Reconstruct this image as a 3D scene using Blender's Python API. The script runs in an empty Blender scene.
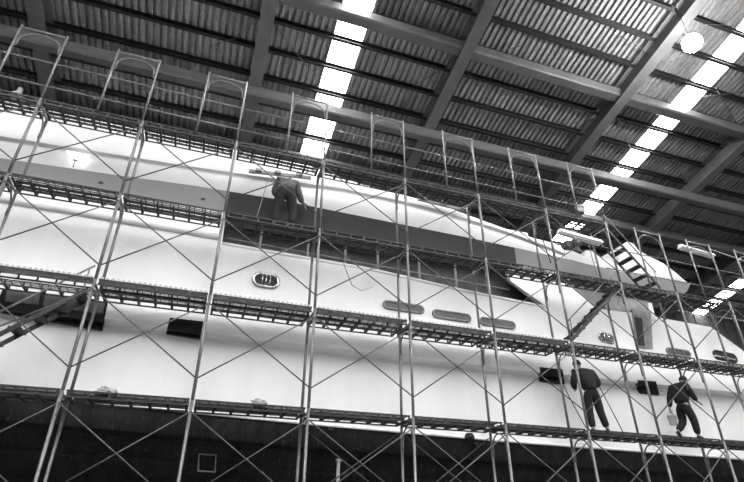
import bpy, bmesh, math, random
from mathutils import Vector, Matrix, Euler
random.seed(7)
sc = bpy.context.scene
col = sc.collection
PI = math.pi
H = 2.1            # camera height above the floor
D = 9.8            # distance of the outer scaffold face

# ------------------------------------------------------------------ camera
FPX, PITCH, YAW, ROLL = 500.5, 28.86, 18.83, 0.22
_p, _a, _r = math.radians(PITCH), math.radians(YAW), math.radians(ROLL)
FW = Vector((math.sin(_a)*math.cos(_p), math.cos(_a)*math.cos(_p), math.sin(_p)))
RT = Vector((math.cos(_a), -math.sin(_a), 0))
UP = RT.cross(FW)
RT, UP = RT*math.cos(_r)+UP*math.sin(_r), UP*math.cos(_r)-RT*math.sin(_r)
CAM = Vector((0, 0, H))
cam = bpy.data.cameras.new('camera')
cam.sensor_width = 36; cam.lens = FPX/744*36
cam.clip_end = 500
co = bpy.data.objects.new('camera', cam); col.objects.link(co)
co.matrix_world = Matrix(((RT.x, UP.x, -FW.x, 0), (RT.y, UP.y, -FW.y, 0), (RT.z, UP.z, -FW.z, H), (0, 0, 0, 1)))
sc.camera = co

def ray(x, y):
    return FW + RT*((x-372)/FPX) - UP*((y-241)/FPX)
def at(x, y, Y):
    d = ray(x, y)
    return CAM + d*(Y/d.y)

# ------------------------------------------------------------------ materials
SKYE = 14.0
def mat(name, v, rough=.6, metal=0., var=0., scale=4., stretch=(1, 1, 1), spec=.5, dirt=0., bump=0.):
    m = bpy.data.materials.new(name); m.use_nodes = True
    nt = m.node_tree; b = nt.nodes['Principled BSDF']
    b.inputs['Base Color'].default_value = (v, v, v, 1)
    b.inputs['Roughness'].default_value = rough
    b.inputs['Metallic'].default_value = metal
    b.inputs['Specular IOR Level'].default_value = spec
    if var or dirt or bump:
        tc = nt.nodes.new('ShaderNodeTexCoord'); mp = nt.nodes.new('ShaderNodeMapping')
        mp.inputs['Scale'].default_value = stretch
        nt.links.new(tc.outputs['Object'], mp.inputs['Vector'])
        n = nt.nodes.new('ShaderNodeTexNoise'); n.inputs['Scale'].default_value = scale
        n.inputs['Detail'].default_value = 6; n.inputs['Roughness'].default_value = .65
        nt.links.new(mp.outputs['Vector'], n.inputs['Vector'])
        mr = nt.nodes.new('ShaderNodeMapRange')
        mr.inputs['From Min'].default_value = .3; mr.inputs['From Max'].default_value = .7
        mr.inputs['To Min'].default_value = max(0, v*(1-var)); mr.inputs['To Max'].default_value = min(1, v*(1+var))
        nt.links.new(n.outputs['Fac'], mr.inputs['Value'])
        out = mr.outputs['Result']
        if dirt:
            n2 = nt.nodes.new('ShaderNodeTexNoise'); n2.inputs['Scale'].default_value = scale*9
            n2.inputs['Detail'].default_value = 3
            nt.links.new(mp.outputs['Vector'], n2.inputs['Vector'])
            r2 = nt.nodes.new('ShaderNodeMapRange')
            r2.inputs['From Min'].default_value = .6; r2.inputs['From Max'].default_value = .72
            r2.inputs['To Min'].default_value = 0; r2.inputs['To Max'].default_value = dirt
            nt.links.new(n2.outputs['Fac'], r2.inputs['Value'])
            ad = nt.nodes.new('ShaderNodeMath'); ad.operation = 'ADD'; ad.use_clamp = True
            nt.links.new(out, ad.inputs[0]); nt.links.new(r2.outputs['Result'], ad.inputs[1])
            out = ad.outputs[0]
        if var or dirt:
            nt.links.new(out, b.inputs['Base Color'])
        if bump:
            bp = nt.nodes.new('ShaderNodeBump'); bp.inputs['Strength'].default_value = bump
            nt.links.new(n.outputs['Fac'], bp.inputs['Height'])
            nt.links.new(bp.outputs['Normal'], b.inputs['Normal'])
    return m
def emis(name, s, v=1.):
    m = bpy.data.materials.new(name); m.use_nodes = True
    b = m.node_tree.nodes['Principled BSDF']
    b.inputs['Base Color'].default_value = (v, v, v, 1)
    b.inputs['Emission Color'].default_value = (1, 1, 1, 1)
    b.inputs['Emission Strength'].default_value = s
    return m
M = dict(
    hull=mat('white_hull_paint', .80, .38, var=.05, scale=.9, stretch=(1.6, 1, .25)),
    white=mat('white_topcoat', .64, .4, var=.03, scale=1.2),
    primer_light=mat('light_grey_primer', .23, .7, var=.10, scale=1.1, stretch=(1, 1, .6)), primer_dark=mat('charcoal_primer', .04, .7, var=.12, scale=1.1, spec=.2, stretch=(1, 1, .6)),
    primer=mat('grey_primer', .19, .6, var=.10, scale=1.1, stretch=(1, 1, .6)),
    dark_primer=mat('dark_grey_primer', .075, .7, var=.6, scale=2.2),
    bottom=mat('dark_antifouling', .018, .7, var=.6, scale=1.5, stretch=(2.5, 1, .4), dirt=.04, spec=.2),
    boot=mat('white_boot_line', .8, .5),
    steel=mat('galvanised_tube', .18, .42, metal=.35, var=.35, scale=9),
    thin=mat('brace_tube', .09, .45, metal=.35, var=.3, scale=9),
    deck=mat('dark_steel_plank', .028, .55, metal=.3, var=.5, scale=5),
    deckmesh=mat('dusty_mesh', .05, .6, metal=.2, var=.6, scale=7),
    plate=mat('grey_perforated_plate', .45, .55, metal=.2, var=.3, scale=5),
    roof=mat('weathered_roof_sheet', .22, .6, metal=0., var=.5, scale=2.2, stretch=(3., .25, 1), dirt=.3),
    girder=mat('grey_painted_girder', .10, .55, var=.18, scale=1.5),
    purlin=mat('dark_purlin_steel', .018, .6, var=.3, scale=2),
    wall=mat('dark_wall_cladding', .045, .8, var=.4, scale=.5),
    floor=mat('concrete_floor', .16, .85, var=.25, scale=.6),
    glass=mat('dark_glass', .008, .35, spec=.2),
    blind=mat('dark_grey_blind', .07, .35, var=.3, scale=2),
    slotgrey=mat('grey_slot_liner', .22, .5, var=.4, scale=5),
    chrome=mat('polished_rim', .5, .25, metal=.8),
    black=mat('black_rubber', .012, .6),
    cloth=mat('dark_work_cloth', .011, .9, var=.4, scale=8),
    cloth2=mat('black_work_cloth', .007, .9, var=.4, scale=8),
    greycloth=mat('grey_overall_cloth', .11, .9, var=.45, scale=7),
    skin=mat('skin', .22, .6), hair=mat('dark_hair', .012, .7),
    wood=mat('pale_batten', .45, .6, var=.3, scale=6, stretch=(.3, 1, 1)),
    fixture=mat('white_enamel', .75, .35),
    plastic=mat('pale_plastic', .42, .45),
    rope=mat('grey_cord', .3, .8),
)
M['sky'] = emis('daylit_roof_panel', SKYE, .8)

# ------------------------------------------------------------------ mesh builder
class MB:
    def __init__(s): s.v = []; s.f = []; s.smooth = []
    def add(s, vs, fs, smooth=False):
        o = len(s.v); s.v += [tuple(v) for v in vs]
        for f in fs: s.f.append([i+o for i in f]); s.smooth.append(smooth)
        return s
    def box(s, c, d, rot=None):
        hx, hy, hz = d[0]/2, d[1]/2, d[2]/2
        vs = [Vector((x, y, z)) for x in (-hx, hx) for y in (-hy, hy) for z in (-hz, hz)]
        if rot is not None:
            R = Euler(rot).to_matrix(); vs = [R @ v for v in vs]
        c = Vector(c)
        return s.add([v+c for v in vs], [(0, 1, 3, 2), (4, 6, 7, 5), (0, 4, 5, 1), (2, 3, 7, 6), (0, 2, 6, 4), (1, 5, 7, 3)])
    def path(s, pts, r, n=8, closed=False):
        pts = [Vector(p) for p in pts]; m = len(pts); vs = []; fs = []
        rr = r if isinstance(r, (list, tuple)) else [r]*m
        nrm = None
        for i in range(m):
            if closed: t = pts[(i+1) % m]-pts[i-1]
            else: t = pts[min(i+1, m-1)]-pts[max(i-1, 0)]
            t.normalize()
            if nrm is None:
                nrm = t.cross(Vector((0, 0, 1)) if abs(t.z) < .9 else Vector((1, 0, 0))).normalized()
            else:
                nrm = (nrm - t*nrm.dot(t)).normalized()
            b = t.cross(nrm)
            for k in range(n):
                a = 2*PI*k/n
                vs.append(pts[i]+(nrm*math.cos(a)+b*math.sin(a))*rr[i])
        for i in range(m if closed else m-1):
            j = (i+1) % m
            for k in range(n):
                k2 = (k+1) % n
                fs.append((i*n+k, i*n+k2, j*n+k2, j*n+k))
        o = len(s.v); s.add(vs, fs, True)
        if not closed:
            s.f.append([o+k for k in range(n)][::-1]); s.smooth.append(False)
            s.f.append([o+(m-1)*n+k for k in range(n)]); s.smooth.append(False)
        return s
    def tube(s, a, b, r, n=8): return s.path([a, b], r, n)
    def lathe(s, prof, c=(0, 0, 0), n=16):
        c = Vector(c); vs = []; fs = []
        for r, z in prof:
            for k in range(n):
                vs.append(c+Vector((r*math.cos(2*PI*k/n), r*math.sin(2*PI*k/n), z)))
        for i in range(len(prof)-1):
            for k in range(n):
                k2 = (k+1) % n
                fs.append((i*n+k, i*n+k2, (i+1)*n+k2, (i+1)*n+k))
        return s.add(vs, fs, True)
    def prism(s, poly, d):
        """closed polygon of 3-D points swept by vector d"""
        n = len(poly); d = Vector(d); P = [Vector(p) for p in poly]
        vs = P+[p+d for p in P]
        fs = [tuple(range(n)), tuple(range(2*n-1, n-1, -1))]
        for i in range(n):
            j = (i+1) % n; fs.append((i, i+n, j+n, j))
        return s.add(vs, fs)
    def mesh(s, name, m, fix=True):
        me = bpy.data.meshes.new(name)
        me.from_pydata(s.v, [], s.f)
        for p, sm in zip(me.polygons, s.smooth): p.use_smooth = sm
        me.materials.append(m)
        if fix:
            bm = bmesh.new(); bm.from_mesh(me)
            bmesh.ops.recalc_face_normals(bm, faces=bm.faces); bm.to_mesh(me); bm.free()
        me.update()
        return me
    def build(s, name, m, parent=None, loc=None):
        return link(name, s.mesh(name, m), parent, loc)
def link(name, me, parent=None, loc=None):
    o = bpy.data.objects.new(name, me); col.objects.link(o)
    if parent is not None: o.parent = parent
    if loc is not None: o.location = loc
    return o
LABELS = {}
def tag(o, label=None, cat=None, group=None, kind=None):
    if label:
        n = len(label.split()); assert 4 <= n <= 16, (n, label)
        if label in LABELS and not group: print('DUP LABEL', label)
        LABELS[label] = 1
        o['label'] = label
    if cat: o['category'] = cat
    if group: o['group'] = group
    if kind: o['kind'] = kind
    return o
def empty(name, loc=(0, 0, 0), rz=0.):
    o = bpy.data.objects.new(name, None); col.objects.link(o)
    o.location = loc; o.rotation_euler = (0, 0, rz); o.empty_display_size = .2
    return o
def struct(name, mb, m):
    return tag(mb.build(name, m), kind='structure')
ORD = ['first', 'second', 'third', 'fourth', 'fifth', 'sixth', 'seventh', 'eighth', 'ninth', 'tenth', 'eleventh', 'twelfth', 'thirteenth', 'fourteenth', 'fifteenth', 'sixteenth', 'seventeenth', 'eighteenth']

# ------------------------------------------------------------------ shed: floor, roof, far wall
H0, TS = 19.6+H, .24119            # under-flange plane of the rafters: z = H0 - TS*Y
SH = 1.02                          # roof sheet above that plane
def zr(Y, off=0.): return H0+off-TS*Y
YR, YE = -2.0, 27.0                # ridge and far eave
XL, XR = -34., 60.
mb = MB().box((13, 1, -.1), (120, 70, .2)); struct('floor', mb, M['floor'])
SK = [-13.6, 3.58, 20.15, 36.4]; SKW = .60
def corrugated(x0, x1, y0, y1, zf, pitch=.27, h=.16):
    mb = MB(); xs = []; x = x0
    while x < x1-1e-6:
        for f, hh in ((0, 0), (.50, 0), (.55, 1), (.93, 1), (.98, 0)):
            xx = x+f*pitch
            if xx < x1: xs.append((xx, hh*h))
        x += pitch
    xs.append((x1, 0))
    ys = [y0+(y1-y0)*i/4 for i in range(5)]
    vs = [(x, y, zf(y)+hh) for y in ys for x, hh in xs]
    n = len(xs)
    fs = [(j*n+i, j*n+i+1, (j+1)*n+i+1, (j+1)*n+i) for j in range(len(ys)-1) for i in range(n-1)]
    return mb.add(vs, fs)
NEAR_FILL = [-21.6, -13.6, -5.6, 2.4, 10.4, 18.4, 26.4, 34.4]  # unseen glowing strips added on the near slope to light the hull
edges = [XL]
for s_ in SK: edges += [s_-SKW, s_+SKW]
edges += [XR]
ceil = MB()
for i in range(0, len(edges), 2):
    c = corrugated(edges[i], edges[i+1], YR, YE, lambda y: zr(y, SH)); ceil.add(c.v, c.f)
ne = [XL]
for s_ in NEAR_FILL: ne += [s_-SKW, s_+SKW]
ne += [XR]
zn = lambda y: zr(YR, SH)-TS*(YR-y)
for i in range(0, len(ne), 2):
    c = corrugated(ne[i], ne[i+1], YR-25, YR, zn); ceil.add(c.v, c.f)
struct('ceiling', ceil, M['roof'])
for i, s_ in enumerate(NEAR_FILL):
    struct('window_%d' % (i+11), corrugated(s_-SKW, s_+SKW, YR-25, YR, zn), M['sky'])  # added emitters of the near slope, out of view
for i, s_ in enumerate(SK):
    c = corrugated(s_-SKW, s_+SKW, YR, YE, lambda y: zr(y, SH))
    struct('window_%d' % (i+1), c, M['sky'])
# far wall with upright ribs
mb = MB().box((13, YE+.1, zr(YE, SH)/2), (94, .2, zr(YE, SH)))
for i in range(95):
    mb.box((XL+i*1., YE-.03, zr(YE, SH)/2), (.3, .06, zr(YE, SH)-.2))
struct('wall_back', mb, M['wall'])
struct('wall_left_blocker', MB().box((XL, 1, 8), (.2, 53, 16)), M['wall'])  # unseen end wall, added to block daylight from the left
struct('wall_front_blocker', MB().box((13, YR-25.2, zn(YR-25)/2), (94, .2, zn(YR-25))), M['wall'])  # unseen dark wall added behind the camera to cut off daylight there
# rafters (I-section) on the fitted grid
S = 8.0; X0R = .255
ang = math.atan(TS)
def ibeam_y(y0, y1, zf, w=.52, h=.86, t=.05):
    mb = MB(); L = y1-y0
    for (dx, dz, ww, hh) in ((0, t/2, w, t), (0, h/2, .04, h), (0, h-t/2, w, t)):
        vs = []
        for y in (0, L):
            for sx in (-ww/2, ww/2):
                for sz in (-hh/2, hh/2):
                    vs.append((sx, y, dz+sz+zf(y0+y)-zf(y0)))
        mb.add(vs, [(0, 1, 3, 2), (4, 6, 7, 5), (0, 4, 5, 1), (2, 3, 7, 6), (0, 2, 6, 4), (1, 5, 7, 3)])
    return mb
raft = None
pos = {-1: 'leftmost of the sloping roof rafters', 0: 'second sloping roof rafter from left', 1: 'sloping roof rafter right of the left skylight',
       2: 'sloping roof rafter beside the shining lamp', 3: 'sloping roof rafter in the upper right corner', 4: 'sloping roof rafter beyond the bow, far right', -2: 'roof rafter beyond the left edge'}
for k in range(-2, 5):
    if raft is None: raft = ibeam_y(YR, YE, zr).mesh('roof_rafter', M['girder'])
    o = link('roof_rafter', raft, None, (X0R+k*S, YR, zr(YR)))
    tag(o, 'grey steel I-beam, '+pos[k], 'beam', 'sloping roof rafters')
# long horizontal girders
def girder(Y, w, h, off, label):
    mb = MB(); z = zr(Y)+off
    x0, x1 = XL, XR
    prof = [(-w/2, -h/2+.06), (-w/2+.06, -h/2), (w/2-.06, -h/2), (w/2, -h/2+.06), (w/2, h/2-.06), (w/2-.06, h/2), (-w/2+.06, h/2), (-w/2, h/2-.06)]
    mb.prism([(0, Y+a, z+b) for a, b in prof], (x1-x0, 0, 0))
    o = mb.build('roof_girder', M['girder'], None, (x0, 0, 0))
    tag(o, label, 'beam', 'horizontal roof girders')
girder(.634*19.6, .5, .5, .50, 'grey horizontal girder high in the roof, uppermost of the three')
girder(.826*19.6, .45, .52, -.16, 'grey horizontal girder crossing under the rafters, middle one of three')
girder(.985*19.6, .5, .5, .1, 'grey horizontal girder low on the roof, just over the yacht')
# purlins
pm = None
ys = []
Y = .634*19.6-1.24*4
while Y < YE-.3: ys.append(Y); Y += 1.24
for i, Y in enumerate(ys):
    mb = MB(); w, h = .13, .24
    z = zr(Y, SH)-.13
    mb.box((0, 0, .105), (XR-XL, w, .03)); mb.box((0, w/2, 0), (XR-XL, .03, h)); mb.box((0, 0, -.105), (XR-XL, w, .03))
    o = mb.build('roof_purlin', M['purlin'], None, ((XL+XR)/2, Y, z))
    tag(o, 'dark purlin under the roof sheets, %s row counting down from the ridge' % ORD[i], 'purlin', 'roof purlins')
# thin tie rods between rafters and purlins
RODS = [((212, 46), (236, 38)), ((268, 16), (305, 64)), ((305, 64), (334, 90)), ((413, 86), (448, 66)), ((466, 70), (492, 104)), ((426, 24), (448, 44)),
        ((482, 55), (520, 46)), ((597, 78), (614, 97)), ((672, 6), (686, 40)), ((700, 24), (744, 26)), ((716, 88), (744, 136)), ((633, 104), (680, 98)), ((572, 124), (606, 114)), ((618, 120), (634, 156)), ((663, 62), (620, 36)), ((700, 97), (744, 92))]
def onroof(x, y, off):
    d = ray(x, y); s_ = (H0+off-H)/(d.z+TS*d.y); return CAM+d*s_
for i, (a, b) in enumerate(RODS):
    A = onroof(*a, SH-.45); B = onroof(*b, SH-.30)
    mb = MB().tube(Vector((0, 0, 0)), B-A, .018, 6)
    o = mb.build('tie_rod', M['thin'], None, A)
    xw = (a[0]+b[0])/2
    tag(o, 'thin slanting steel tie rod under the roof sheets, %s from the left' % ORD[sorted(range(len(RODS)), key=lambda q: RODS[q][0][0]+RODS[q][1][0]).index(i)], 'rod', 'roof tie rods')

# ------------------------------------------------------------------ scaffold
NODE = [1.642+H, 3.694+H, 5.640+H, 7.604+H]
BX, BB = -2.140, 2.125
XOFF = {-1: .10, 0: .0, 1: -.04, 2: -.04, 3: .01, 4: .03, 5: .07, 6: .02, 7: -.10, 8: -.2, 9: -.3}
def cx(k): return BX+BB*k+XOFF.get(k, 0)
def nz(l, k): return NODE[l]-.0196*k
FWID = .64; FH = 1.955; RP = .030
K0, K1 = -2, 9
def colname(k): return ORD[k+1] if k >= -1 else 'hidden'
def arch_pts(y0, y1, z, axis='y', drop=.55, rise=.1, n=12):
    c = (y0+y1)/2; hw = (y1-y0)/2-.055; pts = []
    pts.append((c-hw, z-drop))
    for i in range(n+1):
        a = PI-PI*i/n
        pts.append((c+hw*math.cos(a), z-drop+.18+(drop-.18-rise)*math.sin(a)))
    pts.append((c+hw, z-drop))
    return [(p, 0, q) if axis == 'x' else (0, p, q) for p, q in pts]
def make_frame(h0, width, axis):
    """meshes of a frame whose posts run h0..FH"""
    e = (lambda t, z: (t, 0, z)) if axis == 'x' else (lambda t, z: (0, t, z))
    d = {}
    rp = RP if axis == 'y' else .024
    d['post'] = MB().tube((0, 0, h0), (0, 0, FH-.004), rp, 8).mesh('post', M['steel'])
    d['top_bar'] = MB().tube(e(0, FH-.06), e(width, FH-.06), .024, 8).mesh('top_bar', M['steel'])
    lo, hi = (0, width) if width > 0 else (width, 0)
    a = MB().path(arch_pts(lo, hi, FH-.06, axis), .017, 6)
    a.tube(e(lo, FH-.06-.55), e(lo+.055, FH-.06-.55), .017, 6); a.tube(e(hi, FH-.06-.55), e(hi-.055, FH-.06-.55), .017, 6)
    d['arch'] = a.mesh('arch', M['steel'])
    d['pin'] = MB().tube((0, -.06, 0), (0, -.028, 0), .012, 6).mesh('brace_pin', M['steel'])
    return d
z_low = NODE[0]+.2-FH
FRL = [make_frame(-(z_low)+.03, FWID, 'y')]+[make_frame(FH-(NODE[i]-NODE[i-1])+.006, FWID, 'y') for i in (1, 2, 3)]
FRX = make_frame(.006, -.93, 'x')
BASE = MB().box((0, 0, .012), (.15, .15, .02)).tube((0, 0, .02), (0, 0, .3), .022, 6).mesh('base_plate', M['steel'])
def frame(k, l, turned=False):
    """l: index of the node at its top; -> thing"""
    tier = ORD[l if not turned else l]
    zb = (nz(l, k)+.2-FH) if not turned else nz(l-1, k)+.2
    if turned: lab = 'grey arched scaffold frame turned sideways as top guard, %s upright column from left' % colname(k)
    else: lab = 'grey steel scaffold frame, %s tier up, %s upright column from the left' % (ORD[l], colname(k))
    r = empty('scaffold_portal', (cx(k), D, zb)); tag(r, lab, 'scaffolding', 'scaffold frames')
    F = FRX if turned else FRL[l]
    w = (-.93, 0) if turned else (0, FWID)
    link('post', F['post'], r); link('post', F['post'], r, (w[0], w[1], 0.0 if not turned else .03))
    link('top_bar', F['top_bar'], r); link('arch', F['arch'], r)
    if not turned:
        link('brace_pin', F['pin'], r, (0, 0, FH-.2)); link('brace_pin', F['pin'], r, (0, 0, FH-1.67))
    if l == 0:
        zz = -zb
        link('base_plate', BASE, r, (0, 0, zz)); link('base_plate', BASE, r, (0, FWID, zz))
    r.rotation_euler = (random.uniform(-.004, .004), random.uniform(-.004, .004), 0)
for k in range(K0, K1+1):
    top = 3 if k <= 6 else 2
    for l in range(top+1): frame(k, l)
    frame(k, top+1, True)

# cross braces
def brace(k, l, inner=False):
    Yb = D-.045 if not inner else D+FWID+.045
    zt0, zt1 = nz(l, k), nz(l, k+1); lo = 1.47
    r = empty('cross_brace', (cx(k), Yb, zt0))
    L = cx(k+1)-cx(k)
    side = 'front face' if not inner else 'rear face'
    tag(r, 'thin crossed braces, %s, %s tier up, right of %s upright column from left' % (side, ORD[l], colname(k)), 'brace', 'scaffold cross braces')
    MB().tube((0, 0, 0), (L, 0, zt1-zt0-lo), .0135, 6).build('brace_tube', M['thin'], r)
    MB().tube((0, .03, -lo), (L, .03, zt1-zt0), .0135, 6).build('brace_tube', M['thin'], r)
for k in range(K0, K1):
    for l in range(4):
        if l == 3 and k >= 6: continue
        brace(k, l)
for k in (2, 3): brace(k, 0, True)

# planks
PL = BB-.10
def plank_meshes(w, solid):
    d = {}
    m = MB().box((PL/2, 0, .045), (PL, .016, .03)).box((PL/2, 0, -.05), (PL, .016, .03))
    for i in range(7): m.box((.03+i*(PL-.06)/6, 0, 0), (.035, .016, .08))
    d['side_rail'] = m.mesh('side_rail', M['deck'])
    d['crossbar'] = MB().box((0, w/2, -.045), (.045, w, .03)).mesh('crossbar', M['deck'])
    m = MB()
    if solid:
        m.box((PL/2, w/2, .055), (PL, w-.02, .006))
        n = 21
        for i in range(n):      # serrated edge of the perforated plate
            x = (i+.5)*PL/n
            m.add([(x-.045, -.012, .058), (x+.045, -.012, .058), (x+.02, -.012, .10), (x-.02, -.012, .10)], [(0, 1, 2, 3)])
            m.add([(x-.045, -.006, .058), (x+.045, -.006, .058), (x+.02, -.006, .10), (x-.02, -.006, .10)], [(3, 2, 1, 0)])
        d['mesh'] = m.mesh('perforated_plate', M['plate'])
    else:
        n = 4
        for i in range(n):
            m.box((PL/2, w*(i+.5)/n, .05), (PL, w/n*.46, .006))
        for i in range(12):
            m.box(((i+.5)*PL/12, w/2, .05), (.02, w-.03, .005))
        d['mesh'] = m.mesh('mesh_surface', M['deckmesh'])
    return d
PKM = {w: plank_meshes(w, s_) for w, s_ in ((.32, False), (.27, False), (.26, True))}
def plank(k, l, y, w, which):
    d = PKM[w]
    x0 = cx(k)+.05
    r = empty('scaffold_plank', (x0, D+y, nz(l, k)+.17)); r.rotation_euler = (0, .0092+random.uniform(-.004, .004), 0)
    tag(r, '%s plank, %s scaffold deck up, right of %s upright column from left' % (which, ORD[l], colname(k)), 'scaffold plank', 'scaffold planks')
    s_ = (cx(k+1)-cx(k)-.10)/PL
    r.scale = (s_, 1, 1)
    link('side_rail', d['side_rail'], r); link('side_rail', d['side_rail'], r, (0, w, 0))
    if w != .26:
        for i in range(7): link('crossbar', d['crossbar'], r, (.03+i*(PL-.06)/6, 0, 0))
        link('mesh_surface', d['mesh'], r)
    else:
        link('perforated_plate', d['mesh'], r)
for k in range(K0, K1):
    for l in range(4):
        if l == 3 and k > 5: continue
        if l == 1 and k <= 4:
            plank(k, l, .0+.04, .26, 'front solid grey')
            if k >= 0: plank(k, l, .33, .27, 'middle dark mesh')
            plank(k, l, .68, .27, 'rear dark mesh')
        elif l >= 2:
            plank(k, l, .03, .27, 'front dark mesh')
            plank(k, l, .325, .27, 'rear dark mesh')
        else:
            plank(k, l, .04, .32, 'front dark mesh')
            plank(k, l, .42, .32, 'rear dark mesh')

# guard rails
def rail(x0, x1, z0, z1, Y, label, r=.015):
    mb = MB().tube((0, 0, 0), (x1-x0, 0, z1-z0), r, 8)
    o = mb.build('guard_rail', M['steel'], None, (x0, Y, z0)); tag(o, label, 'tube', 'guard rails')
for j, (a, b, w) in enumerate(((-2, 1, 'left'), (1, 4, 'middle'), (4, 6, 'right'))):
    for hh, nm in ((.62, 'lower'), (1.30, 'upper')):
        rail(cx(a)-.2, cx(b)+.1, nz(3, a)+hh, nz(3, b)+hh, D+.06, '%s guard rail tube above the top scaffold deck, %s stretch' % (nm, w))
rail(cx(6)-.3, cx(9)+.3, nz(2, 6)+.62, nz(2, 9)+.62, D+.06, 'lower guard rail tube above the third deck at the right end')
rail(cx(6)-.3, cx(9)+.3, nz(2, 6)+1.30, nz(2, 9)+1.30, D+.06, 'upper guard rail tube above the third deck at the right end')

# stairs
def stair(A, B, y0, y1, label, n=7):
    """A low end, B high end (x,z); two stringers at y0,y1 and treads between"""
    r = empty('scaffold_stair', (A[0], y0, A[1])); tag(r, label, 'stairs', 'scaffold stairs')
    dx, dz = B[0]-A[0], B[1]-A[1]; w = y1-y0
    for yy in (0, w):
        mb = MB(); mb.prism([(0, yy-.012, -.06), (dx, yy-.012, dz-.06), (dx, yy-.012, dz+.05), (0, yy-.012, .05)], (0, .024, 0))
        mb.build('stringer', M['deck'], r)
    MB().tube((0, 0, .5), (dx, 0, dz+.5), .018, 6).tube((dx*.04, 0, dz*.04), (dx*.04, 0, dz*.04+.5), .014, 6).tube((dx*.96, 0, dz*.96), (dx*.96, 0, dz*.96+.5), .014, 6).build('handrail', M['steel'], r)
    t = MB().box((0, w/2, 0), (.20, w-.03, .035)).mesh('tread', M['deck'])
    for i in range(n):
        f = (i+.6)/n
        link('tread', t, r, (dx*f, 0, dz*f))
stair((cx(-1)-.05, nz(0, -1)+.32), (cx(0)-.1, nz(1, 0)+.03), D+.14, D+.56, 'dark steel scaffold stair in front of the large dark window, far left')
stair((cx(5)+.15, nz(1, 5)+.32), (cx(6)-.05, nz(2, 6)+.03), D+.14, D+.52, 'dark steel scaffold stair climbing right, beside the bare oval port')
stair((cx(7)-.45, nz(2, 7)+.32), (cx(6)+.12, nz(3, 6)+.03), D+.1, D+.62, 'scaffold stair with wide treads climbing left in front of the white nose', 7)

# ------------------------------------------------------------------ yacht
YH = 11.0; YC = 15.2
def lerp(t, X):
    if X <= t[0][0]: return t[0][1]
    for (a, u), (b, v) in zip(t, t[1:]):
        if X <= b: return u+(v-u)*(X-a)/(b-a)
    return t[-1][1]
ZBOT = [(-9, 2.15), (-3.4, 1.97), (2.3, 1.74), (7.1, 1.60), (14.8, 1.46), (19, 1.40)]
ZK = [(-9, 3.58), (-2, 3.49), (3.5, 3.35), (8.4, 3.29), (19, 3.26)]
ZTOP = [(-9, 6.5), (-.03, 6.5), (.0, 5.66), (3.7, 5.57), (6.56, 5.34), (9.0, 5.22), (9.3, 5.25), (10.5, 5.40), (12.8, 5.46), (13.2, 5.41), (15.2, 5.35), (16.3, 4.68), (18.6, 3.75)]
ZTOP = [(a, b) for a, b in ZTOP]
yacht = empty('motor_yacht', (4, YC, 0))
tag(yacht, 'long white motor yacht under construction, standing behind the scaffold', 'boat')
def ybuild(mb, name, m, parent=yacht):
    mb.v = [(x-4, y-YC, z) for x, y, z in mb.v]
    return mb.build(name, m, parent)
stations = [-9+.5*i for i in range(18)]+[-.03]+[0+.5*i for i in range(38)]+[9.3, 12.8, 13.2, 15.2, 16.3, 18.6]
stations = sorted(set(stations))
def side(X):
    zb, zk, zt = lerp(ZBOT, X)+H, lerp(ZK, X)+H, lerp(ZTOP, X)+H
    p = [(YH, zb), (YH+.02, zb+(zk-zb)*.4), (YH+.05, zb+(zk-zb)*.62), (YH+.10, zb+(zk-zb)*.78), (YH+.18, zk-.2), (YH+.22, zk-.09), (YH+.20, zk-.03),
         (YH+.02, zk+.0), (YH-.05, zk+.03), (YH-.03, zk+.12)]
    for f in (.12, .3, .6, .85, 1.): p.append((YH-.03+.03*f, zk+.12+(zt-zk-.12)*f))
    p.append((YH+.10, zt)); p.append((YH+.10, zt-.5))
    return p
def loft(fn, mb, sm=True):
    P = [fn(X) for X in stations]; n = len(P[0])
    vs = [(X, y, z) for X, p in zip(stations, P) for y, z in p]
    fs = [(i*n+j, (i+1)*n+j, (i+1)*n+j+1, i*n+j+1) for i in range(len(stations)-1) for j in range(n-1)]
    mb.add(vs, fs, sm)
def smooth_sharp(o, deg=32):
    me = o.data
    bm = bmesh.new(); bm.from_mesh(me)
    bmesh.ops.remove_doubles(bm, verts=bm.verts, dist=.0005)
    bmesh.ops.recalc_face_normals(bm, faces=bm.faces)
    for e in bm.edges:
        if len(e.link_faces) == 2 and e.calc_face_angle(0) > math.radians(deg): e.smooth = False
    bm.to_mesh(me); bm.free(); me.update()
mb = MB(); loft(side, mb)
loft(lambda X: [(2*YC-y, z) for y, z in side(X)], mb)
# closed end at the right
for X in (stations[-1],):
    p = side(X)[:-2]; mb.prism([(X, y, z) for y, z in p]+[(X, 2*YC-y, z) for y, z in reversed(p)], (.05, 0, 0))
hull = ybuild(mb, 'hull_topsides', M['hull']); smooth_sharp(hull)
def bot(X):
    zb = lerp(ZBOT, X)+H
    return [(YH, zb), (YH+.02, zb-.02), (YH+.10, zb-.42), (YH+.12, zb-.46), (YH+.42, zb-.50), (YH+.44, zb-.60), (YH+.62, zb-.86), (YH+.56, zb-.92), (YH+.60, zb-.98), (YH+1.0, zb-1.25), (YC, zb-2.3)]
mb = MB(); loft(bot, mb); loft(lambda X: [(2*YC-y, z) for y, z in bot(X)], mb)
smooth_sharp(ybuild(mb, 'hull_bottom', M['bottom']), 25)
mb = MB(); mb.path([(X, YH-.005, lerp(ZBOT, X)+H-.01) for X in stations], .035, 6); ybuild(mb, 'boot_line', M['boot'])
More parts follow.
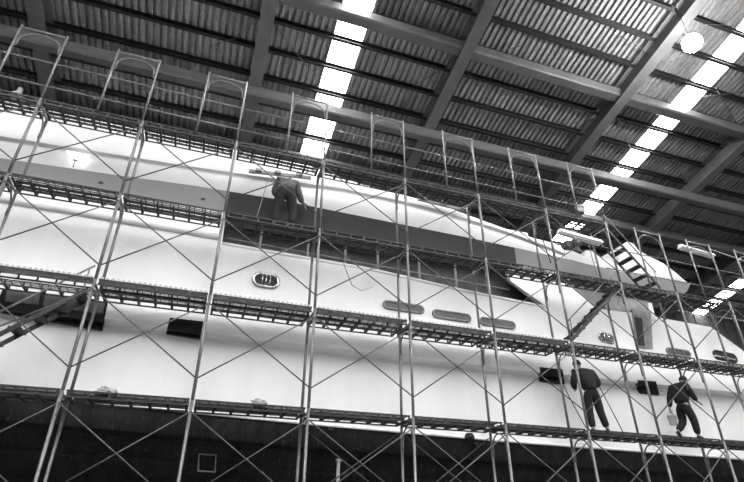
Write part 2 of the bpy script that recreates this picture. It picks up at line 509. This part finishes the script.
# rub rail at left, bulwark cap along the side deck
mb = MB(); mb.path([(X, YH-.02, lerp([(-9, 5.98), (0, 5.80)], X)+H) for X in stations if X <= -.02], .085, 8); ybuild(mb, 'rub_rail', M['white'])
mb = MB(); mb.path([(X, YH+.04, lerp(ZTOP, X)+H) for X in stations if 0 <= X <= 9.1], .06, 8); ybuild(mb, 'bulwark_cap', M['white'])
# side deck and cabin wall set back
mb = MB().box((5.4, YC, 4.75+H), (28, 2*(YC-YH)-.3, .06)); ybuild(mb, 'main_deck', M['dark_primer'])
mb = MB().box((3.0, YC, 5.65+H), (19.2, 2*(YC-11.6), 1.75)); 
cab = ybuild(mb, 'cabin_side', M['dark_primer'])
for i, X in enumerate([.9, 2.1, 3.1, 4.0, 5.2, 6.3, 7.3]):
    mb = MB().tube((X, YH+.25, 4.8+H), (X, YH+.25, 6.5+H), .035, 8); ybuild(mb, 'stanchion', M['primer'])
mb = MB().path([(X, YH+.25, 5.95+H-.03*X) for X in (.1, 3, 6, 8)], .02, 6); ybuild(mb, 'hand_rail', M['slotgrey'])
# white fashion plate at the end of the side deck opening
def trace(pts, Y): return [at(x, y, Y) for x, y in pts]
mb = MB().prism(trace([(511, 281), (506, 268), (566, 262), (570, 285), (582, 296), (596, 309), (600, 312), (546, 311), (547, 307)], YH+.03), (0, .12, 0)); ybuild(mb, 'fashion_plate', M['hull'])
mb = MB().prism(trace([(570, 285), (566, 272), (640, 292), (648, 302), (606, 301), (598, 311), (594, 308), (582, 296)], YH+.12), (0, .1, 0)); ybuild(mb, 'side_screen', M['primer'])
mb = MB().prism(trace([(604, 296), (650, 302), (652, 312), (606, 310)], YH+.05), (0, .3, 0)); ybuild(mb, 'locker', M['slotgrey'])
mb = MB().prism(trace([(648, 303), (652, 303), (656, 320), (651, 320)], YH-.02), (0, .12, 0)); ybuild(mb, 'white_post', M['white'])
# boarding gate
mb = MB().prism(trace([(632.5, 309), (651, 312), (653, 349), (637, 347.5)], YH-.045), (0, .06, 0)); g = ybuild(mb, 'boarding_gate', M['slotgrey'])
mb = MB().prism(trace([(634.5, 317), (642, 318), (645, 346), (638.5, 345)], YH-.06), (0, .03, 0)); ybuild(mb, 'gate_opening', M['black'], g)
# grey overhang band
GTOP = [(0, 158), (116, 175), (190, 185), (270, 198), (370, 218), (470, 238), (554, 256), (617, 271), (652, 277), (676, 280), (690, 284)]
GBOT = [(688, 290), (682, 296), (672, 298), (650, 298), (610, 290), (575, 279), (553, 270), (470, 255), (360, 237), (200, 206.5), (100, 190), (0, 173)]
T_ = [(v.x, v.z) for v in trace(GTOP, YH)]; B_ = [(v.x, v.z) for v in trace(GBOT[::-1], YH)]
B_ = [(x, z) for x, z in B_]
def band_section(x0, x1, m, parent):
    top = [(x0, lerp(T_, x0))]+[p for p in T_ if x0 < p[0] < x1]+([(x1, lerp(T_, x1))] if x1 < 14 else [])
    bt = [(x0, lerp(B_, x0))]+[p for p in B_ if x0 < p[0] < x1]+([(x1, lerp(B_, x1))] if x1 < 14 else [])
    mb = MB().prism([(x, YH, z) for x, z in top]+[(x, YH, z) for x, z in bt[::-1]], (0, 2*(YC-YH), 0))
    return ybuild(mb, 'overhang_band', M[m], parent)
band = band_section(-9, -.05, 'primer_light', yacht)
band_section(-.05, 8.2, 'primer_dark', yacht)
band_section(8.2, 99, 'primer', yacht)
# small dark ports on the band
for (x, y) in ((101, 182.5), (203, 199), (299, 216), (386, 232)):
    c = at(x, y, YH-.01)
    mb = MB().prism([c+Vector((.045*math.cos(a)*1.3, 0, .045*math.sin(a)*.7)) for a in [2*PI*i/10 for i in range(10)]], (0, .03, 0)); ybuild(mb, 'drain_port', M['black'], band)
# white upper bulwark with crease
GT = [(-9, 6.86)]+[((at(x, y, YH)).x, at(x, y, YH).z-H) for x, y in GTOP[:8]]
ZUP = [(-9, 8.95), (2.2, 8.72), (3.4, 8.42), (4.4, 8.36), (6.0, 8.22), (7.8, 7.86), (8.65, 7.70), (9.9, 7.62), (10.08, 7.5), (10.16, 7.15)]
ZCR = [(-9, 7.45), (-5, 7.5), (-1, 7.67), (3, 7.9), (5.5, 7.85), (8.2, 7.5), (10.16, 7.1)]
ust = [-9+.5*i for i in range(38)]+[9.9, 10.0, 10.08, 10.16]
mb = MB(); n = None; vs = []
for X in ust:
    g, t, c = lerp(GT, X)+H, lerp(ZUP, X)+H, lerp(ZCR, X)+H
    c = min(c, g+.7*(t-g)); d = min(1, (t-g)/1.0)
    p = [(YH+.02, g-.02), (YH+.03, g+(c-g)*.4), (YH+.08, c-.12*d), (YH+.13, c-.05*d), (YH+.12, c-.01), (YH+.05, c+.03*d), (YH+.05, c+.1*d), (YH+.10, c+(t-c)*.5), (YH+.2, c+(t-c)*.8), (YH+.34, c+(t-c)*.95), (YH+.55, t), (YH+.9, t), (YH+.95, t-.4)]
    p = [(y, min(z, t)) for y, z in p]
    n = len(p); vs += [(X, y, z) for y, z in p]
fs = [(i*n+j, (i+1)*n+j, (i+1)*n+j+1, i*n+j+1) for i in range(len(ust)-1) for j in range(n-1)]
mb.add(vs, fs, True)
ub = ybuild(mb, 'upper_bulwark', M['white']); smooth_sharp(ub, 50)
mb = MB().box((0.2, YC, 7.55+H), (18.4, 2*(YC-YH)-1.6, 1.2)); ybuild(mb, 'upper_cabin', M['white'])
# white rim, block and nose forward of it
mb = MB().prism(trace([(565, 258), (565, 250), (573, 251), (584, 256), (586, 250), (592, 251), (600, 257), (611, 261), (622, 268), (622, 273), (617, 271.5), (590, 265)], YH+.02), (0, 1.2, 0)); ybuild(mb, 'deck_coaming', M['white'])
nose = [(617, 271), (620, 256), (623, 244), (628, 241), (634, 243), (639, 250), (650, 256), (664, 263), (676, 272), (684, 279), (690, 284), (676, 280.5), (652, 277.5)]
mb = MB().prism(trace(nose, YH+.06), (0, 2.4, 0)); o = ybuild(mb, 'nose_fairing', M['white'])
bv = o.modifiers.new('b', 'BEVEL'); bv.width = .05; bv.segments = 2
# deck gear: winch and cleats in the notch
c = at(577, 252, YH+.35)
mb = MB().lathe([(0, -.1), (.16, -.1), (.16, 0), (.11, .06), (.1, .18), (.14, .25), (.14, .3), (0, .32)], c, 12); ybuild(mb, 'winch', M['black'])
c = at(570, 246, YH+.5)
mb = MB().box(c, (.5, .3, .22)).box(c+Vector((.25, 0, .1)), (.2, .25, .2)); ybuild(mb, 'windlass', M['black'])
# windows on the hull
def knuckle_y(x):
    y = 340.
    for i in range(25):
        P = at(x, y, YH); d = (P.z-H)-lerp(ZK, P.x); y += d*38
    return y
def hull_window(TL, TR, BR, BL):
    """a window that spans the knuckle: upper pane on the outer skin, lower pane in the hollow under it"""
    def cut(a, b):
        t = (knuckle_y((a[0]+b[0])/2)-a[1])/(b[1]-a[1]); t = max(0, min(1, t))
        return (a[0]+(b[0]-a[0])*t, a[1]+(b[1]-a[1])*t), t
    (L, t1), (R_, t2) = cut(TL, BL), cut(TR, BR)
    lo = [TL, TR, BR, BL] if max(t1, t2) < .05 else [L, R_, BR, BL]
    w = ybuild(MB().prism(trace(lo, YH+.11), (0, .14, 0)), 'hull_window', M['glass'])
    if max(t1, t2) >= .05:
        ex = lambda q, o: (q[0]+(o[0]-q[0])*.12, q[1]+(o[1]-q[1])*.12)
        ybuild(MB().prism(trace([TL, TR, ex(R_, BR), ex(L, BL)], YH-.05), (0, .12, 0)), 'upper_pane', M['glass'], w)
    return w
w = hull_window((3, 288), (108, 302), (102, 330), (-6, 311))
ybuild(MB().prism(trace([(7, 290), (40, 294), (38, 305), (5, 301)], YH-.062), (0, .012, 0)), 'blind', M['blind'], w)
ybuild(MB().prism(trace([(45, 295), (105, 303), (103, 314), (43, 306)], YH-.062), (0, .012, 0)), 'blind', M['blind'], w)
hull_window((170, 317.5), (203.5, 321.5), (200, 338.5), (166, 333))
hull_window((540, 367), (562.5, 369.5), (565, 384), (541.5, 381))
hull_window((637.5, 380), (656, 381.5), (659.5, 395), (641, 393))
def oval(x0, y0, x1, y1, h, name, rim='chrome', fill='slotgrey', rollers=0, tw=.03):
    """stadium shaped opening between two pixel centres with pixel half height h"""
    a, b = at(x0, y0, YH), at(x1, y1, YH); u = (b-a).normalized(); v = Vector((-u.z, 0, u.x))
    r = h*(a.y-0)/FPX*1.12
    pts = []
    n = 9
    for i in range(n): t = PI/2+PI*i/(n-1); pts.append(a+u*(r*math.cos(t))+v*(r*math.sin(t)))
    for i in range(n): t = -PI/2+PI*i/(n-1); pts.append(b+u*(r*math.cos(t))+v*(r*math.sin(t)))
    yy = Vector((0, -.03, 0))
    w = ybuild(MB().path([p+yy for p in pts], tw, 6, closed=True), name, M[rim])
    ybuild(MB().prism([p+Vector((0, -.035, 0)) for p in pts], (0, .03, 0)), 'liner', M[fill], w)
    L = (b-a).length
    for i in range(rollers):
        c = a+u*(L*(i+.5)/rollers)+Vector((0, -.05, 0))
        ybuild(MB().tube(c-v*r*.75, c+v*r*.75, .022, 8), 'roller', M[rim], w)
    return w
oval(260, 280, 271.5, 282, 6.4, 'mooring_port', fill='black', rollers=3, tw=.045)
oval(387, 305, 419.5, 310, 4.0, 'portlight', rim='slotgrey', fill='blind')
oval(436, 314, 466.5, 318.5, 4.0, 'portlight', rim='slotgrey', fill='blind')
oval(483, 321.5, 511, 325.5, 3.9, 'portlight', rim='slotgrey', fill='blind')
oval(602, 337.2, 609.5, 339.5, 5.4, 'mooring_port', fill='blind', rollers=3, tw=.03)
oval(668.5, 351.5, 687, 354.3, 4.0, 'fairlead', rim='slotgrey', fill='blind', rollers=2, tw=.03)
o = oval(716, 355, 732.5, 358.5, 5.3, 'fairlead', rim='black', fill='black', tw=.03)
a, b = at(714, 355.8, YH-.06), at(735, 359.8, YH-.06)
ybuild(MB().tube(a, b, .035, 8), 'roller', M['chrome'], o)
# sea chest grating frame and small fittings under the chine
c = [at(x, y, YH+.5) for x, y in ((199, 454), (216, 455), (215, 472), (198, 471))]
ybuild(MB().path(c, .022, 6, closed=True), 'sea_chest_frame', M['slotgrey'])
c = at(331, 428, YH+.02)
ybuild(MB().box(c, (.12, .05, .1)), 'drain_fitting', M['black'])
c = at(469.5, 437, YH-.06)
ybuild(MB().lathe([(0, -.1), (.1, -.08), (.12, 0), (.08, .08), (0, .1)], c, 12), 'hawse_plug', M['black'])
c = at(475.5, 445, YH+.05)
ybuild(MB().lathe([(0, -.06), (.05, -.05), (.06, 0), (.05, .05), (0, .06)], c, 10), 'drain_plug', M['black'])
# keel blocks that carry the boat
for i, X in enumerate((-6, -1.5, 3, 7.5, 12, 16)):
    zk_ = lerp(ZBOT, X)+H-2.3-.02
    mb = MB().box((0, 0, .55), (.8, 1.2, 1.1)).box((0, 0, (1.1+zk_)/2), (.5, .4, zk_-1.1))
    o = mb.build('keel_block', M['purlin'], None, (X, YC, 0)); tag(o, 'heavy dark block under the keel of the white yacht', 'block', 'keel blocks')

# ------------------------------------------------------------------ people
def skin_mesh(name, J, E, m, root=0, lv=2):
    """J: list of (pos, radius[, radius2]); E: edges -> evaluated mesh"""
    me = bpy.data.meshes.new(name+'_sk'); me.from_pydata([j[0] for j in J], E, []); 
    o = bpy.data.objects.new(name+'_sk', me); col.objects.link(o)
    sk = o.modifiers.new('s', 'SKIN'); sk.use_smooth_shade = True
    dat = me.skin_vertices[0].data
    for i, j in enumerate(J):
        dat[i].radius = (j[1], j[2] if len(j) > 2 else j[1]); dat[i].use_root = (i == root)
    sb = o.modifiers.new('u', 'SUBSURF'); sb.levels = lv; sb.render_levels = lv
    dg = bpy.context.evaluated_depsgraph_get(); dg.update()
    out = bpy.data.meshes.new_from_object(o.evaluated_get(dg))
    out.name = name
    bpy.data.objects.remove(o); out.materials.clear(); out.materials.append(m)
    for p in out.polygons: p.use_smooth = True
    return out
def hand_chain(J, E, wrist, hi, direc, side, curl):
    """palm and five fingers; direc: pointing direction, side: thumb side, curl: palm-facing direction"""
    direc = Vector(direc).normalized(); side = Vector(side).normalized(); curl = Vector(curl).normalized()
    w = Vector(wrist)
    p = len(J); J.append((w+direc*.05, .03, .02)); E.append((hi, p))
    for i, (off, ln) in enumerate(((.028, .075), (.009, .085), (-.010, .10), (-.028, .06))):
        b = w+direc*.085+side*off
        q = len(J)
        J.append((b, .0095)); J.append((b+direc*ln*.45+curl*.01, .0088)); J.append((b+direc*ln*.75+curl*ln*.5, .0075))
        E += [(p, q), (q, q+1), (q+1, q+2)]
    q = len(J)
    J.append((w+direc*.04+side*.042+curl*.01, .0105)); J.append((w+direc*.075+side*.055+curl*.03, .009))
    E += [(p, q), (q, q+1)]
def person(loc, P, rz, label, jacket, trousers, sc_=1.0, fat=1.0, hem=.2):
    root = empty('person', loc, rz); tag(root, label, 'person', None); root.scale = (sc_, sc_, sc_)
    V = Vector
    names = ['pelvis', 'waist', 'chest', 'neck', 'head0', 'head1']
    rad = dict(pelvis=(.145, .115), waist=(.135, .105), chest=(.165, .115), neck=(.055, .055), head0=(.075, .085), head1=(.07, .08))
    J = []; E = []; ix = {}
    def add(n, r, par=None):
        ix[n] = len(J); J.append((V(P[n]), r[0], r[1]) if isinstance(r, tuple) else (V(P[n]), r))
        if par is not None: E.append((ix[par], ix[n]))
    add('pelvis', rad['pelvis']); add('waist', rad['waist'], 'pelvis'); add('chest', rad['chest'], 'waist'); add('neck', .055, 'chest')
    add('jaw', (.062, .07), 'neck'); add('crown', (.078, .09), 'jaw')
    for s_ in 'lr':
        add('sh'+s_, .062, 'chest'); add('el'+s_, .045, 'sh'+s_); add('wr'+s_, .030, 'el'+s_)
        add('hip'+s_, .09, 'pelvis'); add('kn'+s_, .060, 'hip'+s_); add('an'+s_, .042, 'kn'+s_); add('toe'+s_, .035, 'an'+s_)
    for s_ in 'lr':
        d = V(P['wr'+s_])-V(P['el'+s_])
        hd = V(P.get('hand'+s_, d))
        hand_chain(J, E, P['wr'+s_], ix['wr'+s_], hd, P.get('thumb'+s_, (0, .3, 1)), P.get('curl'+s_, (0, 1, -.2)))
    JB = [(j[0], *[q*(.72 if i in (ix['pelvis'], ix['waist'], ix['chest'], ix['shl'], ix['shr'], ix['hipl'], ix['hipr']) else .9 if j[1] > .02 else 1) for q in j[1:]]) for i, j in enumerate(J)]
    body = link('body', skin_mesh('body', JB, E, M['skin']), root)
    def sub(name, keys, edges, m, grow):
        ids = {k: i for i, k in enumerate(keys)}
        jj = []
        for k in keys:
            j = J[ix[k]]; f = grow.get(k, .015)
            f += j[1]*(fat-1)
            jj.append((j[0], j[1]+f, (j[2] if len(j) > 2 else j[1])+f))
        return link(name, skin_mesh(name, jj, [(ids[a], ids[b]) for a, b in edges], m), root)
    # cuffs end short of wrists and ankles
    P2 = dict(P)
    J2 = list(J)
    for s_ in 'lr':
        for a, b, f in (('el', 'wr', .9), ('kn', 'an', .93)):
            i = ix[b+s_]; J[i] = (J[ix[a+s_]][0].lerp(J[i][0], f), *J[i][1:])
    hp = J2[ix['pelvis']]; J[ix['pelvis']] = (hp[0].lerp(J[ix['waist']][0], hem), .15, .115)
    sub('jacket', ['pelvis', 'waist', 'chest', 'neck', 'shl', 'ell', 'wrl', 'shr', 'elr', 'wrr'],
        [('pelvis', 'waist'), ('waist', 'chest'), ('chest', 'neck'), ('chest', 'shl'), ('shl', 'ell'), ('ell', 'wrl'), ('chest', 'shr'), ('shr', 'elr'), ('elr', 'wrr')], jacket,
        dict(pelvis=.015, waist=.035, chest=.035, neck=.012, shl=.03, shr=.03, ell=.03, elr=.03, wrl=.022, wrr=.022))
    J[ix['pelvis']] = hp
    ix['belt'] = len(J); J.append((J[ix['pelvis']][0].lerp(J[ix['waist']][0], .5), .135, .105))
    sub('trousers', ['belt', 'pelvis', 'hipl', 'knl', 'anl', 'hipr', 'knr', 'anr'],
        [('belt', 'pelvis'), ('pelvis', 'hipl'), ('hipl', 'knl'), ('knl', 'anl'), ('pelvis', 'hipr'), ('hipr', 'knr'), ('knr', 'anr')], trousers,
        dict(belt=-.005, pelvis=.012, hipl=.022, hipr=.022, knl=.028, knr=.028, anl=.03, anr=.03))
    for s_ in 'lr':
        a, t = V(P['an'+s_]), V(P['toe'+s_]); d = (t-a)
        heel = a+V((0, 0, -.03))-d.normalized()*.05
        link('shoe', skin_mesh('shoe', [(heel, .045, .04), (a.lerp(t, .4)+V((0, 0, -.02)), .05, .042), (t, .045, .032)], [(0, 1), (1, 2)], M['black']), root)
    # hair cap, ears, nose
    j, c = V(P['jaw']), V(P['crown']); up = (c-j).normalized()
    f = V(P['face']).normalized(); f = (f-up*f.dot(up)).normalized(); sd = up.cross(f)
    hm = MB(); 
    vs = []; fs = []; nu, nv = 14, 8
    cc = c-f*.006+up*.0
    for a in range(nv+1):
        th = PI*.62*a/nv
        for b in range(nu):
            ph = 2*PI*b/nu
            front = max(0, math.cos(ph)); t2 = th*(1-.42*front)
            vs.append(cc+up*(.112*math.cos(t2))+f*(.106*math.sin(t2)*math.cos(ph))+sd*(.092*math.sin(t2)*math.sin(ph)))
    for a in range(nv):
        for b in range(nu):
            b2 = (b+1) % nu; fs.append((a*nu+b, a*nu+b2, (a+1)*nu+b2, (a+1)*nu+b))
    hm.add(vs, fs, True); hm.build('hair', M['hair'], root)
    fm = MB()
    mid = j.lerp(c, .45)
    fm.path([mid+f*.085+up*.03, mid+f*.108-up*.005, mid+f*.085-up*.015], [.008, .014, .008], 6)
    for s2 in (-1, 1): fm.path([mid+sd*s2*.078+up*.02, mid+sd*s2*.088, mid+sd*s2*.078-up*.025], [.008, .016, .007], 6)
    fm.build('nose_and_ears', M['skin'], root)
    em = MB()
    for s2 in (-1, 1): em.path([mid+f*.083+sd*s2*.026+up*.035, mid+f*.083+sd*s2*.042+up*.035], .007, 6)
    em.path([mid+f*.080+sd*.022-up*.045, mid+f*.080-sd*.022-up*.045], .006, 6)
    em.build('eyes_and_mouth', M['black'], root)
    return root
def decktop(l, X):
    k = (X-BX)/BB
    return nz(l, k)+.17+.055
# worker 2: standing, back to us
b = at(599, 431, D+.42)
def shift(d, dz=0): return d
P2 = dict(pelvis=(0, 0, .90), waist=(-.03, -.01, 1.05), chest=(-.08, .0, 1.26), neck=(-.13, .05, 1.44), jaw=(-.15, .08, 1.50), crown=(-.17, .10, 1.585), face=(-.25, .8, -.35),
          shl=(-.29, .02, 1.35), ell=(-.38, .0, 1.09), wrl=(-.27, .22, 1.02), shr=(.13, .02, 1.35), elr=(.24, .02, 1.10), wrr=(.12, .24, 1.05),
          handl=(.3, 1, .1), handr=(-.3, 1, .1), thumbl=(1, 0, .6), thumbr=(-1, 0, .6), curll=(.3, 0, -1), curlr=(-.3, 0, -1),
          hipl=(-.10, 0, .86), knl=(-.12, .03, .48), anl=(-.13, -.02, .085), toel=(-.16, .13, .035),
          hipr=(.09, 0, .86), knr=(.13, .02, .48), anr=(.19, -.03, .085), toer=(.23, .11, .035))
person((b.x, D+.42, decktop(0, b.x)), P2, -.3, 'person in dark clothes standing with back turned on the lowest deck', M['cloth'], M['cloth2'], 1.06, 1.12)
# worker 3: walking right with a bucket
b = at(691, 437, D+.40)
P3 = dict(pelvis=(0, 0, .84), waist=(.03, 0, .98), chest=(.10, 0, 1.19), neck=(.19, 0, 1.36), jaw=(.23, 0, 1.40), crown=(.28, -.01, 1.47), face=(.8, .1, -.6),
          shl=(.04, .20, 1.28), ell=(-.06, .25, 1.02), wrl=(-.13, .27, .78), shr=(.08, -.20, 1.29), elr=(.14, -.25, 1.03), wrr=(.28, -.22, .90),
          handl=(-.05, 0, -1), handr=(1, 0, -.4), thumbl=(1, 0, 0), thumbr=(0, 1, .4), curll=(0, -1, 0), curlr=(0, .3, -1),
          hipl=(.0, .10, .80), knl=(.05, .14, .43), anl=(-.22, .14, .20), toel=(-.12, .15, .06),
          hipr=(.02, -.10, .80), knr=(.14, -.10, .45), anr=(.15, -.09, .085), toer=(.29, -.09, .035))
person((b.x, D+.40, decktop(0, b.x)), P3, 0, 'person in dark clothes walking right, head bowed, carrying a pale bucket', M['cloth2'], M['cloth2'], 1.04, 1.15, -.1)
hx, hz = b.x-.14, decktop(0, b.x)+.72
r = empty('bucket', (hx, D+.40+.285, hz-.33)); tag(r, 'pale plastic bucket hanging from the walking worker\'s hand', 'bucket')
MB().lathe([(0, 0), (.085, 0), (.095, .02), (.108, .22), (.118, .225), (.118, .24), (.105, .235), (.09, .03), (0, .025)], (0, 0, 0), 18).build('tub', M['plastic'], r)
MB().path([(.117, 0, .22), (.10, 0, .28), (.04, 0, .325), (0, 0, .33), (-.04, 0, .325), (-.10, 0, .28), (-.117, 0, .22)], .005, 6).build('handle', M['steel'], r)
# worker 1: bent forward, back to us, on the third deck
b = at(284, 215, D+.34)
P1 = dict(pelvis=(0, 0, .95), waist=(.0, .10, 1.10), chest=(.05, .26, 1.33), neck=(.06, .44, 1.42), jaw=(.06, .50, 1.38), crown=(.06, .56, 1.34), face=(0, .6, -.8),
          shl=(-.15, .28, 1.38), ell=(-.22, .40, 1.12), wrl=(-.08, .56, 1.12), shr=(.23, .28, 1.36), elr=(.34, .30, 1.10), wrr=(.46, .50, 1.04),
          handl=(.4, .8, 0), handr=(.7, .6, -.2), thumbl=(0, -.3, 1), thumbr=(0, -.3, 1), curll=(0, 0, -1), curlr=(0, 0, -1),
          hipl=(-.11, 0, .88), knl=(-.17, .06, .48), anl=(-.18, 0, .085), toel=(-.22, .15, .035),
          hipr=(.11, 0, .88), knr=(.18, .06, .48), anr=(.20, 0, .085), toer=(.24, .15, .035))
person((b.x, D+.34, decktop(2, b.x)), P1, 0, 'person in grey overalls bending forward at the hull, back turned, third deck', M['greycloth'], M['cloth'], 1.10, 1.32, -.25)

# ------------------------------------------------------------------ loose things
def batten(x0, y0, x1, y1, Y, w, h, name, label, cat, m, extras=None):
    a, b = at(x0, y0, Y), at(x1, y1, Y); L = (b-a).length
    r = empty(name, (a.x, Y, a.z)); r.rotation_euler = (0, -math.atan2(b.z-a.z, b.x-a.x), 0); tag(r, label, cat)
    MB().box((L/2, 0, 0), (L, w, h)).build('board', m, r)
    return r, L
r, L = batten(249, 171, 311, 178, YH-.12, .05, .09, 'sanding_board', 'long grey sanding board against the hull above the bending worker', 'board', M['primer'])
g = MB().box((0, 0, 0), (.16, .06, .07)).mesh('grip', M['slotgrey'])
for f in (.15, .45, .8): link('grip', g, r, (L*f, -.05, .03))
r, L = batten(418, 199, 468, 211, YH-.1, .05, .09, 'sanding_board', 'long grey sanding board on the white bulwark, right of centre', 'board', M['primer'])
for f in (.1, .5, .9): link('grip', g, r, (L*f, -.05, .03))
def light_fixture(x0, y0, x1, y1, Y, label):
    a, b = at(x0, y0, Y), at(x1, y1, Y); L = (b-a).length
    r = empty('strip_light', (a.x, Y, a.z)); r.rotation_euler = (0, -math.atan2(b.z-a.z, b.x-a.x), 0); tag(r, label, 'lamp', 'strip work lights')
    MB().prism([(0, -.11, -.02), (0, -.05, .09), (0, .05, .09), (0, .11, -.02), (0, .10, -.03), (0, -.10, -.03)], (L, 0, 0)).build('housing', M['fixture'], r)
    MB().tube((.04, -.05, -.05), (L-.04, -.05, -.05), .02, 8).tube((.04, .05, -.05), (L-.04, .05, -.05), .02, 8).build('tubes', M['fixture'], r)
light_fixture(559, 232, 601, 243.5, D-.16, 'white strip light fixture over the deck gear near the top deck end')
light_fixture(680, 247, 713, 256.5, D+.13, 'white strip light fixture clamped to the turned frames at far right')
# posts carrying the first fixture and hanging cable
def cable(pts, r, label, m='rope', name='cable'):
    A = pts[0]
    o = MB().path([p-A for p in pts], r, 6).build(name, M[m], None, A); tag(o, label, 'cable', 'loose cables')
def sag(p, q, s_, n=10):
    return [p.lerp(q, i/n)-Vector((0, 0, s_*4*(i/n)*(1-i/n))) for i in range(n+1)]
cable(sag(at(588, 242, 10.75), at(597, 275, 10.75), 0), .014, 'pale cable hanging from the strip light over the deck gear')
cable(sag(at(540, 232, 10.9), at(551, 263, 10.9), 0), .014, 'dark cable hanging on the white bulwark right of centre', 'black')
cable(sag(at(563, 272, 10.7), at(610, 281, 10.7), .06), .014, 'dark rope strung along the grey overhang at right', 'black')
cable(sag(at(343, 262, 10.75), at(352, 285, 10.75), .0)+[at(362, 291, 10.75), at(372, 287, 10.75)], .011, 'thin looping cord on the white hull beside the side deck opening')
cable(sag(at(563, 385, 10.75), at(586, 428, 10.75), 0), .012, 'thin cord running down the hull left of the standing worker', 'black')
cable(sag(at(598, 384, 10.75), at(623, 432, 10.75), 0), .012, 'thin cord running down the hull right of the standing worker', 'black')
cable(sag(at(709, 249, D+.3), at(744, 261, D+.3), 0)+[at(760, 268, D+.3)], .02, 'pale twisted cable leading right from the strip light at far right')
cable(sag(at(268, 180, 10.9), at(256, 219, 10.6), .02), .010, 'thin pale air hose left of the bending worker')
M['head_glow'] = emis('glowing_white', 2.2)
# flat flared emissive head on a stem, left, bell lamp in the roof
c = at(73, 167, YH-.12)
r = empty('flared_stand', (c.x, c.y, c.z)); tag(r, 'small white funnel-shaped glowing head on a thin stem, upper left', 'lamp')
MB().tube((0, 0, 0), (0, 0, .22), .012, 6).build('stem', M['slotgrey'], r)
MB().prism([(-.07, -.03, .21), (.07, -.03, .21), (.24, -.03, .39), (-.24, -.03, .39)], (0, .07, 0)).build('flared_head', M['head_glow'], r)
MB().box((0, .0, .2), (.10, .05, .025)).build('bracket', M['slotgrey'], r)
def pendant(c, label, on):
    r = empty('pendant_lamp', c); tag(r, label, 'lamp')
    top = .42 if on else .46
    MB().tube((0, 0, top), (0, 0, zr(c.y, SH)-.3-c.z), .015, 6).build('cable', M['purlin'], r)
    if on:
        MB().lathe([(0, .5), (.08, .49), (.10, .40), (.14, .36), (0, .34)], (0, 0, 0), 16).build('socket', M['fixture'], r)
        MB().lathe([(.34*math.sin(PI*i/12), -.34*math.cos(PI*i/12)) for i in range(13)], (0, 0, 0), 20).build('globe', M['bulb'], r)
    else:
        MB().lathe([(0, .46), (.09, .45), (.11, .25), (.13, .2), (.30, 0), (.285, 0), (.12, .19), (0, .19)], (0, 0, 0), 20).build('reflector', M['fixture'], r)
        MB().lathe([(0, -.02), (.07, 0), (.08, .08), (0, .16)], (0, 0, 0), 12).build('bulb', M['fixture'], r)
    return r
M['bulb'] = emis('lit_lamp', 300)
lc = at(692, 43, 8.3)
pendant(lc, 'brightly shining round lamp hanging below the roof at upper right', True)
pendant(at(17, 97, 18.2), 'small unlit bell-shaped lamp hanging below the roof at upper left', False)
# box fixed to the low girder
c = at(577.5, 210, 18.85)
r = empty('junction_box', (c.x, c.y, c.z)); tag(r, 'grey metal box fixed to the low roof girder beside the right skylight', 'box')
MB().box((0, 0, 0), (.68, .45, .42)).build('body', M['slotgrey'], r)
MB().box((0, 0, .225), (.74, .5, .03)).build('lid', M['plate'], r)
# crumpled rags left on the lowest deck
def rag(x, y, sx, label):
    c = at(x, y, D+.2); z = decktop(0, c.x)
    bm = bmesh.new(); bmesh.ops.create_icosphere(bm, subdivisions=3, radius=1)
    for v in bm.verts:
        f = 1+.3*math.sin(v.co.x*7+x)*math.cos(v.co.y*6)+.18*math.sin(v.co.z*11+v.co.x*5)
        v.co = Vector((v.co.x*sx*f, v.co.y*.12*f, max(0, v.co.z*.09*f+.035)))
    me = bpy.data.meshes.new('rag'); bm.to_mesh(me); bm.free(); me.materials.append(M['plastic'])
    o = link('rag', me, None, (c.x, D+.2, z)); tag(o, label, 'rag')
rag(106, 392, .16, 'crumpled pale rag on the lowest deck, beside the second upright column')
rag(258, 409, .14, 'crumpled pale rag on the lowest deck below the oval mooring port')
# posts under the hull
for (x, y0, y1, lab) in ((338.5, 459, 480, 'short pale shore post under the dark hull bottom, left of centre'),):
    a, b2 = at(x, y0, 10.88), at(x, y1, 10.88)
    r = empty('shore_post', (a.x, a.y, 0)); tag(r, lab, 'post')
    MB().tube((0, 0, .05), (0, 0, a.z-.05), .035, 10).build('post', M['plastic'], r)
    MB().box((0, 0, a.z-.025), (.1, .1, .05)).build('head_plate', M['plastic'], r)
    MB().box((0, 0, .025), (.3, .3, .05)).build('foot_plate', M['plastic'], r)

# ------------------------------------------------------------------ light
w = bpy.data.worlds.new('world'); sc.world = w; w.use_nodes = True
bg = w.node_tree.nodes['Background']
bg.inputs[0].default_value = (1, 1, 1, 1); bg.inputs[1].default_value = .9
vs_ = sc.view_settings
sc.display_settings.display_device = 'sRGB'
vs_.view_transform = 'Standard'; vs_.look = 'None'; vs_.gamma = 1; vs_.use_curve_mapping = False
vs_.exposure = 0.53
